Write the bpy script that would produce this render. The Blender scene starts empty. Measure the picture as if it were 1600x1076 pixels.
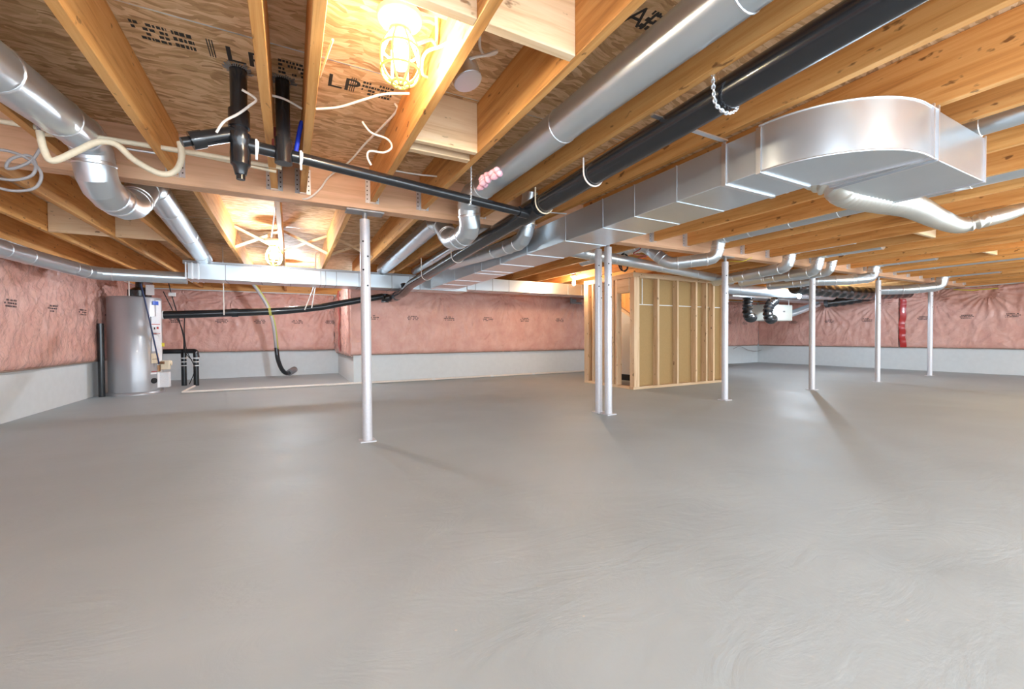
import bpy, bmesh, math, random
from mathutils import Vector, Matrix, noise
random.seed(7)
S = bpy.context.scene
COL = S.collection
# ---------------------------------------------------------------- camera
F = 656.2
yaw, pit, rol = math.radians(27.83), math.radians(-1.03), math.radians(-0.366)
CAM = Vector((0, 0, 1.0))
fw = Vector((math.sin(yaw)*math.cos(pit), math.cos(yaw)*math.cos(pit), math.sin(pit)))
rt0 = Vector((math.cos(yaw), -math.sin(yaw), 0)); up0 = rt0.cross(fw)
rt = rt0*math.cos(rol)+up0*math.sin(rol); up = up0*math.cos(rol)-rt0*math.sin(rol)
cd = bpy.data.cameras.new('camera'); cam = bpy.data.objects.new('camera', cd); COL.objects.link(cam)
cd.lens = F/1600*36; cd.sensor_width = 36; cd.clip_start = 0.02; cd.clip_end = 100
M3 = Matrix((rt, up, -fw)).transposed(); cam.matrix_world = Matrix.Translation(CAM) @ M3.to_4x4()
S.camera = cam
def at(px, py, X=None, Y=None, Z=None):
    d = fw + rt*((px-800)/F) - up*((py-538)/F)
    t = (X-CAM.x)/d.x if X is not None else (Y-CAM.y)/d.y if Y is not None else (Z-CAM.z)/d.z
    return CAM + d*t
# ---------------------------------------------------------------- light, exposure
W = bpy.data.worlds.new('world'); S.world = W; W.use_nodes = True
W.node_tree.nodes['Background'].inputs[0].default_value = (0.78, 0.90, 1.0, 1)
W.node_tree.nodes['Background'].inputs[1].default_value = 3.5
S.view_settings.view_transform = 'Standard'; S.view_settings.look = 'None'
S.view_settings.exposure = 0.88; S.view_settings.gamma = 1.0; S.view_settings.use_curve_mapping = False
BULB_POWER = {'near': 18, 'cool': 27, 'far': 50, 'warm': 27, 'blue': 50, 'yellow': 36, 'back': 20}
BULB_COLOR = {'near': (1, .88, .70), 'cool': (.82, .92, 1), 'far': (.74, .88, 1), 'warm': (1, .78, .52),
              'blue': (.70, .85, 1), 'yellow': (1, .82, .38), 'back': (.80, .90, 1)}  # back: tint of the fill bulbs added behind the camera
# ---------------------------------------------------------------- materials
def newmat(name):
    m = bpy.data.materials.new(name); m.use_nodes = True
    nt = m.node_tree; b = nt.nodes['Principled BSDF']
    return m, nt, b
def plain(name, col, rough=.5, metal=0, coat=0, bump=0, bscale=60, noise_amt=.12):
    m, nt, b = newmat(name); L = nt.links.new
    tc = nt.nodes.new('ShaderNodeTexCoord'); n = nt.nodes.new('ShaderNodeTexNoise'); n.inputs['Scale'].default_value = bscale
    n.inputs['Detail'].default_value = 4
    L(tc.outputs['Object'], n.inputs['Vector'])
    mx = nt.nodes.new('ShaderNodeMix'); mx.data_type = 'RGBA'; L(n.outputs['Fac'], mx.inputs['Factor'])
    mx.inputs['A'].default_value = (*[c*(1-noise_amt) for c in col], 1); mx.inputs['B'].default_value = (*[min(1, c*(1+noise_amt)) for c in col], 1)
    L(mx.outputs['Result'], b.inputs['Base Color'])
    b.inputs['Roughness'].default_value = rough; b.inputs['Metallic'].default_value = metal; b.inputs['Coat Weight'].default_value = coat
    if bump:
        bp = nt.nodes.new('ShaderNodeBump'); bp.inputs['Strength'].default_value = bump; bp.inputs['Distance'].default_value = .01
        L(n.outputs['Fac'], bp.inputs['Height']); L(bp.outputs['Normal'], b.inputs['Normal'])
    return m
def ramp(nt, fac, stops):
    r = nt.nodes.new('ShaderNodeValToRGB'); nt.links.new(fac, r.inputs['Fac'])
    e = r.color_ramp.elements
    while len(e) < len(stops): e.new(.5)
    for k, (p, c) in enumerate(stops): e[k].position = p; e[k].color = (*c, 1)
    return r.outputs['Color']
def mapping(nt, scale, rand=True):
    tc = nt.nodes.new('ShaderNodeTexCoord'); mp = nt.nodes.new('ShaderNodeMapping'); mp.inputs['Scale'].default_value = scale
    nt.links.new(tc.outputs['Object'], mp.inputs['Vector'])
    if rand:
        oi = nt.nodes.new('ShaderNodeObjectInfo'); ml = nt.nodes.new('ShaderNodeMath'); ml.operation = 'MULTIPLY'; ml.inputs[1].default_value = 37
        nt.links.new(oi.outputs['Random'], ml.inputs[0]); nt.links.new(ml.outputs[0], mp.inputs['Location'])
    return mp.outputs['Vector']
def wood(name, axis, c1, c2, c3, spots=True, rough=.65):
    m, nt, b = newmat(name); L = nt.links.new
    sc = [22, 22, 22]; sc['XYZ'.index(axis)] = 1.3
    v = mapping(nt, sc)
    n = nt.nodes.new('ShaderNodeTexNoise'); n.inputs['Scale'].default_value = 1; n.inputs['Detail'].default_value = 6; n.inputs['Roughness'].default_value = .62
    n.inputs['Distortion'].default_value = .6
    L(v, n.inputs['Vector'])
    col = ramp(nt, n.outputs['Fac'], [(.25, c3), (.45, c2), (.62, c1), (.8, c2)])
    # tone of each board
    oi = nt.nodes.new('ShaderNodeObjectInfo'); hs = nt.nodes.new('ShaderNodeHueSaturation')
    mr = nt.nodes.new('ShaderNodeMapRange'); L(oi.outputs['Random'], mr.inputs['Value']); mr.inputs['To Min'].default_value = .86; mr.inputs['To Max'].default_value = 1.1
    L(mr.outputs[0], hs.inputs['Value']); L(col, hs.inputs['Color']); out = hs.outputs['Color']
    if spots:
        sc2 = [9, 9, 9]; sc2['XYZ'.index(axis)] = 4
        v2 = mapping(nt, sc2); vo = nt.nodes.new('ShaderNodeTexNoise'); vo.inputs['Scale'].default_value = 2.2; vo.inputs['Detail'].default_value = 3
        L(v2, vo.inputs['Vector'])
        k = ramp(nt, vo.outputs['Fac'], [(.66, (0, 0, 0)), (.72, (1, 1, 1))])
        mx = nt.nodes.new('ShaderNodeMix'); mx.data_type = 'RGBA'; L(k, mx.inputs['Factor']); L(out, mx.inputs['A'])
        mx.inputs['B'].default_value = (*[c*.55 for c in c3], 1); out = mx.outputs['Result']
    L(out, b.inputs['Base Color']); b.inputs['Roughness'].default_value = rough
    bp = nt.nodes.new('ShaderNodeBump'); bp.inputs['Strength'].default_value = .25; bp.inputs['Distance'].default_value = .004
    L(n.outputs['Fac'], bp.inputs['Height']); L(bp.outputs['Normal'], b.inputs['Normal'])
    return m
c_near = ((.80, .42, .145), (.71, .325, .09), (.46, .19, .05))
MAT = {}
for a in 'XYZ':
    MAT['wood'+a] = wood('spruce_'+a.lower(), a, *c_near)
    MAT['stud'+a] = wood('pale_spruce_'+a.lower(), a, (.84, .62, .40), (.78, .54, .32), (.60, .36, .19))
MAT['lvl'] = wood('laminated_beam', 'X', (.80, .48, .30), (.73, .42, .25), (.60, .32, .18), spots=False)
# oriented strand board
def osb(name, cols, sx=11, sy=42):
    m, nt, b = newmat(name); L = nt.links.new
    tc = nt.nodes.new('ShaderNodeTexCoord')
    nz = nt.nodes.new('ShaderNodeTexNoise'); nz.inputs['Scale'].default_value = 3.5; nz.inputs['Detail'].default_value = 2
    L(tc.outputs['Object'], nz.inputs['Vector'])
    ad = nt.nodes.new('ShaderNodeMix'); ad.data_type = 'RGBA'; ad.blend_type = 'LINEAR_LIGHT'; ad.inputs['Factor'].default_value = .09
    L(tc.outputs['Object'], ad.inputs['A']); L(nz.outputs['Color'], ad.inputs['B'])
    mp = nt.nodes.new('ShaderNodeMapping'); mp.inputs['Scale'].default_value = (sx, sy, 10); L(ad.outputs['Result'], mp.inputs['Vector'])
    vo = nt.nodes.new('ShaderNodeTexVoronoi'); vo.inputs['Scale'].default_value = 1; L(mp.outputs['Vector'], vo.inputs['Vector'])
    sp = nt.nodes.new('ShaderNodeSeparateColor'); L(vo.outputs['Color'], sp.inputs['Color'])
    mp2 = nt.nodes.new('ShaderNodeMapping'); mp2.inputs['Scale'].default_value = (9, 55, 10); mp2.inputs['Rotation'].default_value = (0, 0, .35); L(ad.outputs['Result'], mp2.inputs['Vector'])
    n2 = nt.nodes.new('ShaderNodeTexNoise'); n2.inputs['Scale'].default_value = 1.0; n2.inputs['Detail'].default_value = 5; n2.inputs['Roughness'].default_value = .7; L(mp2.outputs['Vector'], n2.inputs['Vector'])
    mm = nt.nodes.new('ShaderNodeMath'); mm.operation = 'MULTIPLY_ADD'; L(sp.outputs['Red'], mm.inputs[0]); mm.inputs[1].default_value = .42; 
    m2 = nt.nodes.new('ShaderNodeMath'); m2.operation = 'MULTIPLY'; L(n2.outputs['Fac'], m2.inputs[0]); m2.inputs[1].default_value = .62; L(m2.outputs[0], mm.inputs[2])
    col = ramp(nt, mm.outputs[0], [(.2, cols[0]), (.42, cols[1]), (.6, cols[2]), (.85, cols[3])])
    L(col, b.inputs['Base Color']); b.inputs['Roughness'].default_value = .7
    bp = nt.nodes.new('ShaderNodeBump'); bp.inputs['Strength'].default_value = .4; bp.inputs['Distance'].default_value = .004
    L(mm.outputs[0], bp.inputs['Height']); L(bp.outputs['Normal'], b.inputs['Normal'])
    return m
MAT['osb'] = osb('strand_board', [(.36, .19, .09), (.56, .345, .17), (.73, .49, .28), (.88, .67, .44)])
MAT['brownboard'] = plain('brown_board', (.43, .275, .115), .8, bump=.1)
MAT['drywall'] = plain('white_drywall', (.66, .62, .57), .8)
# painted floor
def floor_mat():
    m, nt, b = newmat('grey_floor_paint'); L = nt.links.new
    tc = nt.nodes.new('ShaderNodeTexCoord')
    n = nt.nodes.new('ShaderNodeTexNoise'); n.inputs['Scale'].default_value = .9; n.inputs['Detail'].default_value = 7; n.inputs['Distortion'].default_value = 1.2
    L(tc.outputs['Object'], n.inputs['Vector'])
    col = ramp(nt, n.outputs['Fac'], [(.3, (.39, .432, .447)), (.7, (.45, .495, .510))])
    # tiny chips of dirt
    vo = nt.nodes.new('ShaderNodeTexVoronoi'); vo.inputs['Scale'].default_value = 3.4; L(tc.outputs['Object'], vo.inputs['Vector'])
    k = ramp(nt, vo.outputs['Distance'], [(0.012, (1, 1, 1)), (.02, (0, 0, 0))])
    mx = nt.nodes.new('ShaderNodeMix'); mx.data_type = 'RGBA'; L(k, mx.inputs['Factor']); L(col, mx.inputs['A']); mx.inputs['B'].default_value = (.6, .56, .5, 1)
    L(mx.outputs['Result'], b.inputs['Base Color'])
    rr = nt.nodes.new('ShaderNodeMapRange'); L(n.outputs['Fac'], rr.inputs['Value']); rr.inputs['To Min'].default_value = .42; rr.inputs['To Max'].default_value = .66
    b.inputs['Specular IOR Level'].default_value = .42
    L(rr.outputs[0], b.inputs['Roughness'])
    # trowel sweeps
    mp = nt.nodes.new('ShaderNodeMapping'); mp.inputs['Scale'].default_value = (1.2, 2.4, 1); mp.inputs['Rotation'].default_value = (0, 0, .5); L(tc.outputs['Object'], mp.inputs['Vector'])
    n2 = nt.nodes.new('ShaderNodeTexNoise'); n2.inputs['Scale'].default_value = 1.6; n2.inputs['Detail'].default_value = 9; n2.inputs['Roughness'].default_value = .6; n2.inputs['Distortion'].default_value = 2.2
    L(mp.outputs['Vector'], n2.inputs['Vector'])
    bp = nt.nodes.new('ShaderNodeBump'); bp.inputs['Strength'].default_value = .26; bp.inputs['Distance'].default_value = .018
    L(n2.outputs['Fac'], bp.inputs['Height']); L(bp.outputs['Normal'], b.inputs['Normal'])
    return m
MAT['floor'] = floor_mat()
MAT['concrete'] = plain('painted_concrete', (.70, .73, .74), .75, bump=.1, bscale=9, noise_amt=.06)
def metal(name, col, rough, bump=.05, met=1):
    m, nt, b = newmat(name); L = nt.links.new
    v = mapping(nt, (1, 1, 1))
    n = nt.nodes.new('ShaderNodeTexNoise'); n.inputs['Scale'].default_value = 3; n.inputs['Detail'].default_value = 5; L(v, n.inputs['Vector'])
    vo = nt.nodes.new('ShaderNodeTexVoronoi'); vo.inputs['Scale'].default_value = 45; L(v, vo.inputs['Vector'])
    sp = nt.nodes.new('ShaderNodeSeparateColor'); L(vo.outputs['Color'], sp.inputs['Color'])
    rr = nt.nodes.new('ShaderNodeMapRange'); L(sp.outputs['Red'], rr.inputs['Value']); rr.inputs['To Min'].default_value = rough-.012; rr.inputs['To Max'].default_value = rough+.018
    L(rr.outputs[0], b.inputs['Roughness'])
    col2 = ramp(nt, n.outputs['Fac'], [(.3, tuple(c*.95 for c in col)), (.7, col)])
    L(col2, b.inputs['Base Color']); b.inputs['Metallic'].default_value = met
    bp = nt.nodes.new('ShaderNodeBump'); bp.inputs['Strength'].default_value = bump; bp.inputs['Distance'].default_value = .02
    L(n.outputs['Fac'], bp.inputs['Height']); L(bp.outputs['Normal'], b.inputs['Normal'])
    return m
MAT['galv'] = metal('galvanised_sheet', (.70, .76, .81), .30, met=.84)
MAT['galvedge'] = metal('galvanised_edge', (.85, .88, .92), .35)
MAT['foil'] = metal('foil_sleeve', (.80, .78, .72), .36, .06)
MAT['column'] = plain('grey_column_paint', (.66, .65, .68), .40, metal=.25)
MAT['steel'] = plain('dull_steel', (.36, .36, .37), .45, metal=.7)
MAT['dark'] = plain('dark_hole', (.012, .012, .014), .8)
MAT['abs'] = plain('black_plastic_pipe', (.014, .015, .018), .24, coat=.3, noise_amt=.3)
MAT['blackbag'] = plain('black_sleeve', (.012, .012, .013), .2, coat=.6, bump=1.0, bscale=28)
MAT['cream'] = plain('cream_pipe', (.80, .68, .50), .45)
MAT['whitecable'] = plain('white_cable', (.85, .77, .70), .5)
MAT['greycable'] = plain('grey_cable', (.34, .31, .31), .5)
MAT['blue'] = plain('blue_pipe', (.02, .05, .55), .4)
MAT['red'] = plain('red_tape', (.50, .025, .02), .3, coat=.4, bump=.5, bscale=20)
MAT['redpipe'] = plain('dull_red_pipe', (.30, .05, .04), .4)
MAT['yellow'] = plain('yellow_marking', (.75, .62, .05), .5)
MAT['white'] = plain('white_plastic', (.82, .81, .80), .4)
MAT['porcelain'] = plain('white_porcelain', (.88, .86, .84), .2, coat=.5)
MAT['cage'] = plain('yellow_guard_plastic', (.90, .80, .22), .35)
MAT['jacket'] = plain('grey_enamel_jacket', (.40, .40, .42), .30, metal=.35, coat=.4, noise_amt=.04)
MAT['label'] = plain('paper_label', (.80, .80, .82), .5)
MAT['navy'] = plain('navy_hose', (.02, .04, .12), .4)
MAT['olive'] = plain('olive_stripe', (.42, .40, .08), .5)
MAT['bluelabel'] = plain('blue_label', (.03, .10, .50), .4)
MAT['ink'] = plain('black_ink', (.035, .03, .028), .8)
MAT['inkpink'] = plain('grey_ink', (.10, .06, .06), .7)
MAT['hrv'] = plain('cream_enamel', (.74, .74, .66), .4)
MAT['hem'] = plain('dark_hem', (.28, .19, .15), .5)
MAT['pinkfluff'] = plain('pink_fluff', (.78, .42, .50), .9)
MAT['copper'] = plain('brown_valve', (.30, .16, .08), .4, metal=.5)
def pink(name):
    m, nt, b = newmat(name); L = nt.links.new
    tc = nt.nodes.new('ShaderNodeTexCoord')
    n = nt.nodes.new('ShaderNodeTexNoise'); n.inputs['Scale'].default_value = 3.2; n.inputs['Detail'].default_value = 6; n.inputs['Roughness'].default_value = .6; L(tc.outputs['Object'], n.inputs['Vector'])
    col = ramp(nt, n.outputs['Fac'], [(.28, (.64, .31, .25)), (.5, (.71, .38, .31)), (.75, (.78, .46, .39))])
    L(col, b.inputs['Base Color']); b.inputs['Roughness'].default_value = .55
    b.inputs['Coat Weight'].default_value = 1.0; b.inputs['Coat Roughness'].default_value = .10
    n2 = nt.nodes.new('ShaderNodeTexNoise'); n2.inputs['Scale'].default_value = 6; n2.inputs['Detail'].default_value = 5; n2.inputs['Distortion'].default_value = 2.5; L(tc.outputs['Object'], n2.inputs['Vector'])
    bp = nt.nodes.new('ShaderNodeBump'); bp.inputs['Strength'].default_value = .9; bp.inputs['Distance'].default_value = .06
    L(n2.outputs['Fac'], bp.inputs['Height']); L(bp.outputs['Normal'], b.inputs['Coat Normal'])
    bp2 = nt.nodes.new('ShaderNodeBump'); bp2.inputs['Strength'].default_value = .4; bp2.inputs['Distance'].default_value = .02
    L(n2.outputs['Fac'], bp2.inputs['Height']); L(bp2.outputs['Normal'], b.inputs['Normal'])
    return m
MAT['pink'] = pink('pink_insulation_under_clear_plastic')
def emit(key):
    m = bpy.data.materials.new('lit_bulb_'+key); m.use_nodes = True; nt = m.node_tree
    nt.nodes.remove(nt.nodes['Principled BSDF']); e = nt.nodes.new('ShaderNodeEmission')
    e.inputs[0].default_value = (*BULB_COLOR[key], 1); e.inputs[1].default_value = BULB_POWER[key]/(math.pi*4*math.pi*.04**2)
    nt.links.new(e.outputs[0], nt.nodes['Material Output'].inputs[0]); return m
# ---------------------------------------------------------------- mesh helpers
def spline(pts, n=8):
    P = [Vector(p) for p in pts]; out = []
    for i in range(len(P)-1):
        p0 = P[max(i-1, 0)]; p1 = P[i]; p2 = P[i+1]; p3 = P[min(i+2, len(P)-1)]
        for k in range(n):
            t = k/n
            out.append(.5*((2*p1)+(p2-p0)*t+(2*p0-5*p1+4*p2-p3)*t*t+(3*p1-p0-3*p2+p3)*t**3))
    out.append(P[-1]); return out
def bend(pts, r, n=5):
    """polyline with its corners rounded"""
    P = [Vector(p) for p in pts]; out = [P[0]]
    for i in range(1, len(P)-1):
        a = (P[i-1]-P[i]); b = (P[i+1]-P[i]); d = min(r, a.length*.49, b.length*.49)
        a = P[i]+a.normalized()*d; b = P[i]+b.normalized()*d
        for k in range(n+1):
            t = k/n; out.append(a*(1-t)**2+P[i]*2*t*(1-t)+b*t*t)
    out.append(P[-1]); return out
class MB:
    def __init__(s): s.v = []; s.f = []; s.m = []
    def add(s, vs, fs, mi=0):
        o = len(s.v); s.v += [Vector(v) for v in vs]; s.f += [tuple(i+o for i in f) for f in fs]; s.m += [mi]*len(fs); return s
    def box(s, a, b, mi=0):
        x0, y0, z0 = [min(a[i], b[i]) for i in range(3)]; x1, y1, z1 = [max(a[i], b[i]) for i in range(3)]
        return s.add([(x0,y0,z0),(x1,y0,z0),(x1,y1,z0),(x0,y1,z0),(x0,y0,z1),(x1,y0,z1),(x1,y1,z1),(x0,y1,z1)],
                     [(0,3,2,1),(4,5,6,7),(0,1,5,4),(1,2,6,5),(2,3,7,6),(3,0,4,7)], mi)
    def beam(s, a, b, w, h, upv=(0,0,1), mi=0):
        a = Vector(a); b = Vector(b); d = (b-a).normalized(); u = Vector(upv); sd = d.cross(u).normalized(); u = sd.cross(d)
        vs = [p+sd*x*w/2+u*y*h/2 for p in (a, b) for x, y in ((-1,-1),(1,-1),(1,1),(-1,1))]
        return s.add(vs, [(0,1,2,3),(7,6,5,4),(0,4,5,1),(1,5,6,2),(2,6,7,3),(3,7,4,0)], mi)
    def prism(s, poly, z0, z1, mi=0):
        n = len(poly)
        vs = [(x, y, z0) for x, y in poly]+[(x, y, z1) for x, y in poly]
        fs = [tuple(range(n))[::-1], tuple(range(n, 2*n))]+[(i, (i+1) % n, n+(i+1) % n, n+i) for i in range(n)]
        return s.add(vs, fs, mi)
    def tube(s, pts, r, n=12, mi=0, cap=True):
        P = [Vector(p) for p in pts]; k = len(P)
        R = r if isinstance(r, (list, tuple)) else [r]*k
        t0 = (P[1]-P[0]).normalized(); u = t0.orthogonal().normalized(); vs = []; pt = t0
        for i in range(k):
            a = (P[i]-P[i-1]).normalized() if i else t0; b = (P[i+1]-P[i]).normalized() if i < k-1 else a
            t = (a+b); t = t.normalized() if t.length > 1e-6 else a
            q = pt.rotation_difference(t); u = q @ u; u = (u-t*u.dot(t)).normalized(); w = t.cross(u); pt = t
            sc = 1/max(.6, math.cos(a.angle(b, 0)/2))
            for j in range(n):
                an = 2*math.pi*j/n; vs.append(P[i]+(u*math.cos(an)+w*math.sin(an))*R[i]*(sc if 0 else 1))
        fs = [(i*n+j, i*n+(j+1) % n, (i+1)*n+(j+1) % n, (i+1)*n+j) for i in range(k-1) for j in range(n)]
        if cap: fs += [tuple(range(n))[::-1], tuple((k-1)*n+j for j in range(n))]
        return s.add(vs, fs, mi)
    def lathe(s, prof, c, n=24, mi=0):
        vs = [(c[0]+r*math.cos(2*math.pi*j/n), c[1]+r*math.sin(2*math.pi*j/n), c[2]+z) for r, z in prof for j in range(n)]
        fs = [(i*n+j, i*n+(j+1) % n, (i+1)*n+(j+1) % n, (i+1)*n+j) for i in range(len(prof)-1) for j in range(n)]
        fs += [tuple(range(n))[::-1], tuple((len(prof)-1)*n+j for j in range(n))]
        return s.add(vs, fs, mi)
    def build(s, name, mats, parent=None, smooth=35, bevel=0):
        me = bpy.data.meshes.new(name)
        if parent is not None: o0 = wloc(parent)
        else:
            lo = [min(v[i] for v in s.v) for i in range(3)]; hi = [max(v[i] for v in s.v) for i in range(3)]
            o0 = Vector(((lo[0]+hi[0])/2, (lo[1]+hi[1])/2, lo[2]))
        me.from_pydata([tuple(v-o0) for v in s.v], [], s.f)
        if not isinstance(mats, (list, tuple)): mats = [mats]
        for m in mats: me.materials.append(MAT[m] if isinstance(m, str) else m)
        me.polygons.foreach_set('material_index', s.m)
        bm = bmesh.new(); bm.from_mesh(me); bmesh.ops.recalc_face_normals(bm, faces=bm.faces); bm.to_mesh(me); bm.free()
        me.polygons.foreach_set('use_smooth', [True]*len(me.polygons)); me.set_sharp_from_angle(angle=math.radians(smooth))
        o = bpy.data.objects.new(name, me); COL.objects.link(o)
        if parent is not None: o.parent = parent
        else: o.location = o0
        if bevel:
            b = o.modifiers.new('edge', 'BEVEL'); b.width = bevel; b.segments = 2; b.limit_method = 'ANGLE'
        return o
def wloc(o):
    v = Vector(o.location)
    while o.parent: o = o.parent; v += Vector(o.location)
    return v
def tag(o, label, cat, group=None):
    o['label'] = label; o['category'] = cat
    if group: o['group'] = group
    return o
def thing(name, loc, label, cat, group=None):
    o = bpy.data.objects.new(name, None); COL.objects.link(o); o.location = loc; o.empty_display_size = .1
    return tag(o, label, cat, group)
def struct(o): o['kind'] = 'structure'; return o
def part_label(o, l): o['label'] = l; return o
# ================================================================ SETTING
XL, XR, YM, YA, XA, YB = -3.07, 15.45, 9.6, 12.9, 1.2, -2.6
ZJ, ZS = 2.27, 2.61
struct(MB().box((XL-.25, YB, -.15), (XR+.25, YA+.25, 0)).build('floor', 'floor'))
struct(MB().box((XL-.25, YB, ZS), (XR+.25, YA+.25, ZS+.05)).build('ceiling', 'osb'))
struct(MB().box((XL-.25, YB, 0), (XL, YA+.25, ZJ-.04)).build('wall_left', 'concrete'))
struct(MB().box((XL, YA, 0), (XA+.25, YA+.25, ZJ-.04)).build('wall_back_alcove', 'concrete'))
struct(MB().box((XA, YM, 0), (XA+.25, YA, ZJ-.04)).build('wall_alcove_return', 'concrete'))
struct(MB().box((XA+.25, YM, 0), (XR+.25, YM+.25, ZJ-.04)).build('wall_back', 'concrete'))
struct(MB().box((XR, YB, 0), (XR+.25, YM, ZJ-.04)).build('wall_right', 'concrete'))
# wooden sill and rim boards on the walls
struct(MB().box((XL-.2, YB, ZJ-.04), (XL+.02, YA, ZS)).build('trim_1', 'woodY'))
struct(MB().box((XL, YA-.02, ZJ-.04), (XA+.2, YA+.2, ZS)).build('trim_2', 'woodX'))
struct(MB().box((XA+.2, YM-.02, ZJ-.04), (XR, YM+.2, ZS)).build('trim_3', 'woodX'))
struct(MB().box((XR-.02, YB, ZJ-.04), (XR+.2, YM, ZS)).build('trim_4', 'woodY'))
# plate edges of the sheathing seams
seam = MB()
for y in (-1.1, .78, 2.66, 4.9, 6.9, 8.6): seam.box((XL, y-.004, ZS-.002), (XR, y+.004, ZS+.001))
seam = seam.build('panel_seam', 'galvedge', bpy.data.objects['ceiling'])
# printing on the sheathing
def text_mesh(body, size, loc, xdir, updir, parent, name='printed_mark', mat='ink', width=1.0):
    cu = bpy.data.curves.new('t', 'FONT'); cu.body = body; cu.size = size; cu.extrude = .0006; cu.align_x = 'LEFT'
    to = bpy.data.objects.new('t', cu); COL.objects.link(to)
    dg = bpy.context.evaluated_depsgraph_get(); me = bpy.data.meshes.new_from_object(to.evaluated_get(dg))
    bpy.data.objects.remove(to); me.materials.clear(); me.materials.append(MAT[mat])
    x = Vector(xdir).normalized(); u = Vector(updir).normalized(); n = x.cross(u)
    R = Matrix((x*width, u, n)).transposed().to_4x4()
    me.transform(Matrix.Translation(Vector(loc)-wloc(parent)) @ R)
    o = bpy.data.objects.new(name, me); COL.objects.link(o); o.parent = parent; return o
CE = bpy.data.objects['ceiling']
def smalltype(x0, x1, y0, y1, rows, rnd):
    mb = MB(); h = (y1-y0)/rows
    for r in range(rows):
        x = x0
        while x < x1:
            w = rnd.uniform(.008, .024)
            if rnd.random() < .82: mb.box((x, y0+r*h+h*.15, ZS-.0012), (min(x+w, x1), y0+r*h+h*.72, ZS+.001))
            x += w+rnd.uniform(.003, .007)
    return mb
rn = random.Random(3)
def stripe(segs, y0, y1):
    for k, a, b in segs:
        if k == 't': smalltype(a, b, y0, y1, 3 if b-a < .13 else 4, rn).build('printed_mark', 'ink', CE)
        elif k == 'f':
            mb = MB()
            for q in range(3): mb.box((a+q*.012, y0, ZS-.0012), (a+q*.012+.005, y1, ZS+.001))
            mb.build('printed_mark', 'ink', CE)
        else: text_mesh(k, (y1-y0)*1.25, (a, y1-.005, ZS-.0008), (1, 0, 0), (0, -1, 0), CE, width=b)
stripe([('t', -.70, -.55), ('t', -.53, -.44), ('f', -.38, 0), ('LP', -.31, 1.1), ('f', -.14, 0), ('t', -.04, .10), ('LP', .22, 1.0), ('f', .36, 0), ('t', .43, .62)], 2.78, 2.94)
stripe([('t', 1.36, 1.50), ('APA', 1.52, .9), ('t', 1.62, 1.74)], 1.52, 1.66)
stripe([('t', -.62, -.2), ('t', -.02, .25), ('t', .3, .5), ('t', .62, 1.0)], 5.3, 5.45)
stripe([('t', .8, 1.1), ('LP', 1.3, 1.0)], 3.3, 3.42)
# ================================================================ INSULATION
def blanket(p0, p1, nrm, label, staples, seed, z0=.64, z1=2.2, th=.09, marks=(), markz=1.42):
    p0 = Vector((*p0, 0)); p1 = Vector((*p1, 0)); nrm = Vector((*nrm, 0)); Ln = (p1-p0).length; d = (p1-p0)/Ln
    rnd = random.Random(seed)
    st = [(s, z, rnd.uniform(16, 26), rnd.uniform(0, 6)) for s, z in staples]
    def surf(s, z):
        v = (z-z0)/(z1-z0)
        e = min(1, max(0, v)/.05)**.5*min(1, max(0, 1-v)/.12)**.6
        h = th*(.45+.55*e)
        h += .02*noise.noise(Vector((s*1.3+seed*9, z*1.6, seed)))+.010*noise.noise(Vector((s*5+seed, z*2.5, 3)))
        q = noise.noise(Vector((s*2.2+seed*3, z*1.1, 5)))
        h += .020*(1-abs(noise.noise(Vector((s*3.2+q*3.5+z*1.2, z*2.0+q*1.5-s*.6, seed*2.3))))*2.4)**3+.012*(1-abs(noise.noise(Vector((s*7-z*2, z*3.2+s*2, seed*1.3))))*2.4)**3
        for a, b, k, ph in st:
            dx, dz = s-a, z-b; r = math.hypot(dx, dz)
            if r < 1.3:
                an = math.atan2(dz, dx); w = math.exp(-r*1.9)
                h += .034*w*min(1, r*6)*math.sin(an*k+ph+1.5*noise.noise(Vector((dx*2, dz*2, ph)))) - .05*math.exp(-r*r*60)
        return p0+d*s+nrm*max(.012, h)+Vector((0, 0, z))
    nu = int(Ln/.028); nv = 54; vs = []
    for j in range(nv+1):
        for i in range(nu+1): vs.append(surf(Ln*i/nu, z0+(z1-z0)*j/nv))
    mb = MB(); fs = [(j*(nu+1)+i, j*(nu+1)+i+1, (j+1)*(nu+1)+i+1, (j+1)*(nu+1)+i) for j in range(nv) for i in range(nu)]
    # back sheet closes the blanket
    o = len(vs); bk = [p0+Vector((0,0,z0)), p1+Vector((0,0,z0)), p1+Vector((0,0,z1)), p0+Vector((0,0,z1))]
    bk = [b+nrm*.003 for b in bk]; vs += bk
    fs.append((o+1, o, o+3, o+2))
    fs.append(tuple([o, o+1]+[i for i in range(nu, -1, -1)]))
    fs.append(tuple([o+2, o+3]+[nv*(nu+1)+i for i in range(nu+1)]))
    fs.append(tuple([o+3, o]+[j*(nu+1) for j in range(nv+1)]))
    fs.append(tuple([o+1, o+2]+[j*(nu+1)+nu for j in range(nv, -1, -1)]))
    mb.add(vs, fs)
    # printed marks
    for s0 in marks:
        for row, (wd, hh) in enumerate(((.20, .022), (.26, .022), (.22, .02))):
            x = s0-wd/2
            while x < s0+wd/2:
                w = rnd.uniform(.010, .03); zz = markz+.05-row*.036
                q = [surf(x, zz), surf(x+w, zz), surf(x+w, zz+hh), surf(x, zz+hh)]
                if rnd.random() < .85: mb.add([c+nrm*.004 for c in q], [(0, 1, 2, 3)], 1)
                x += w+rnd.uniform(.004, .01)
    b = mb.build('insulation_blanket', ['pink', 'inkpink'], smooth=80)
    tag(b, label, 'insulation')
    hp = MB().tube([surf(Ln*i/60, z0+.004) for i in range(61)], .012, 6); hp.build('hem', 'hem', b, smooth=80)
    return b, surf
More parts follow.
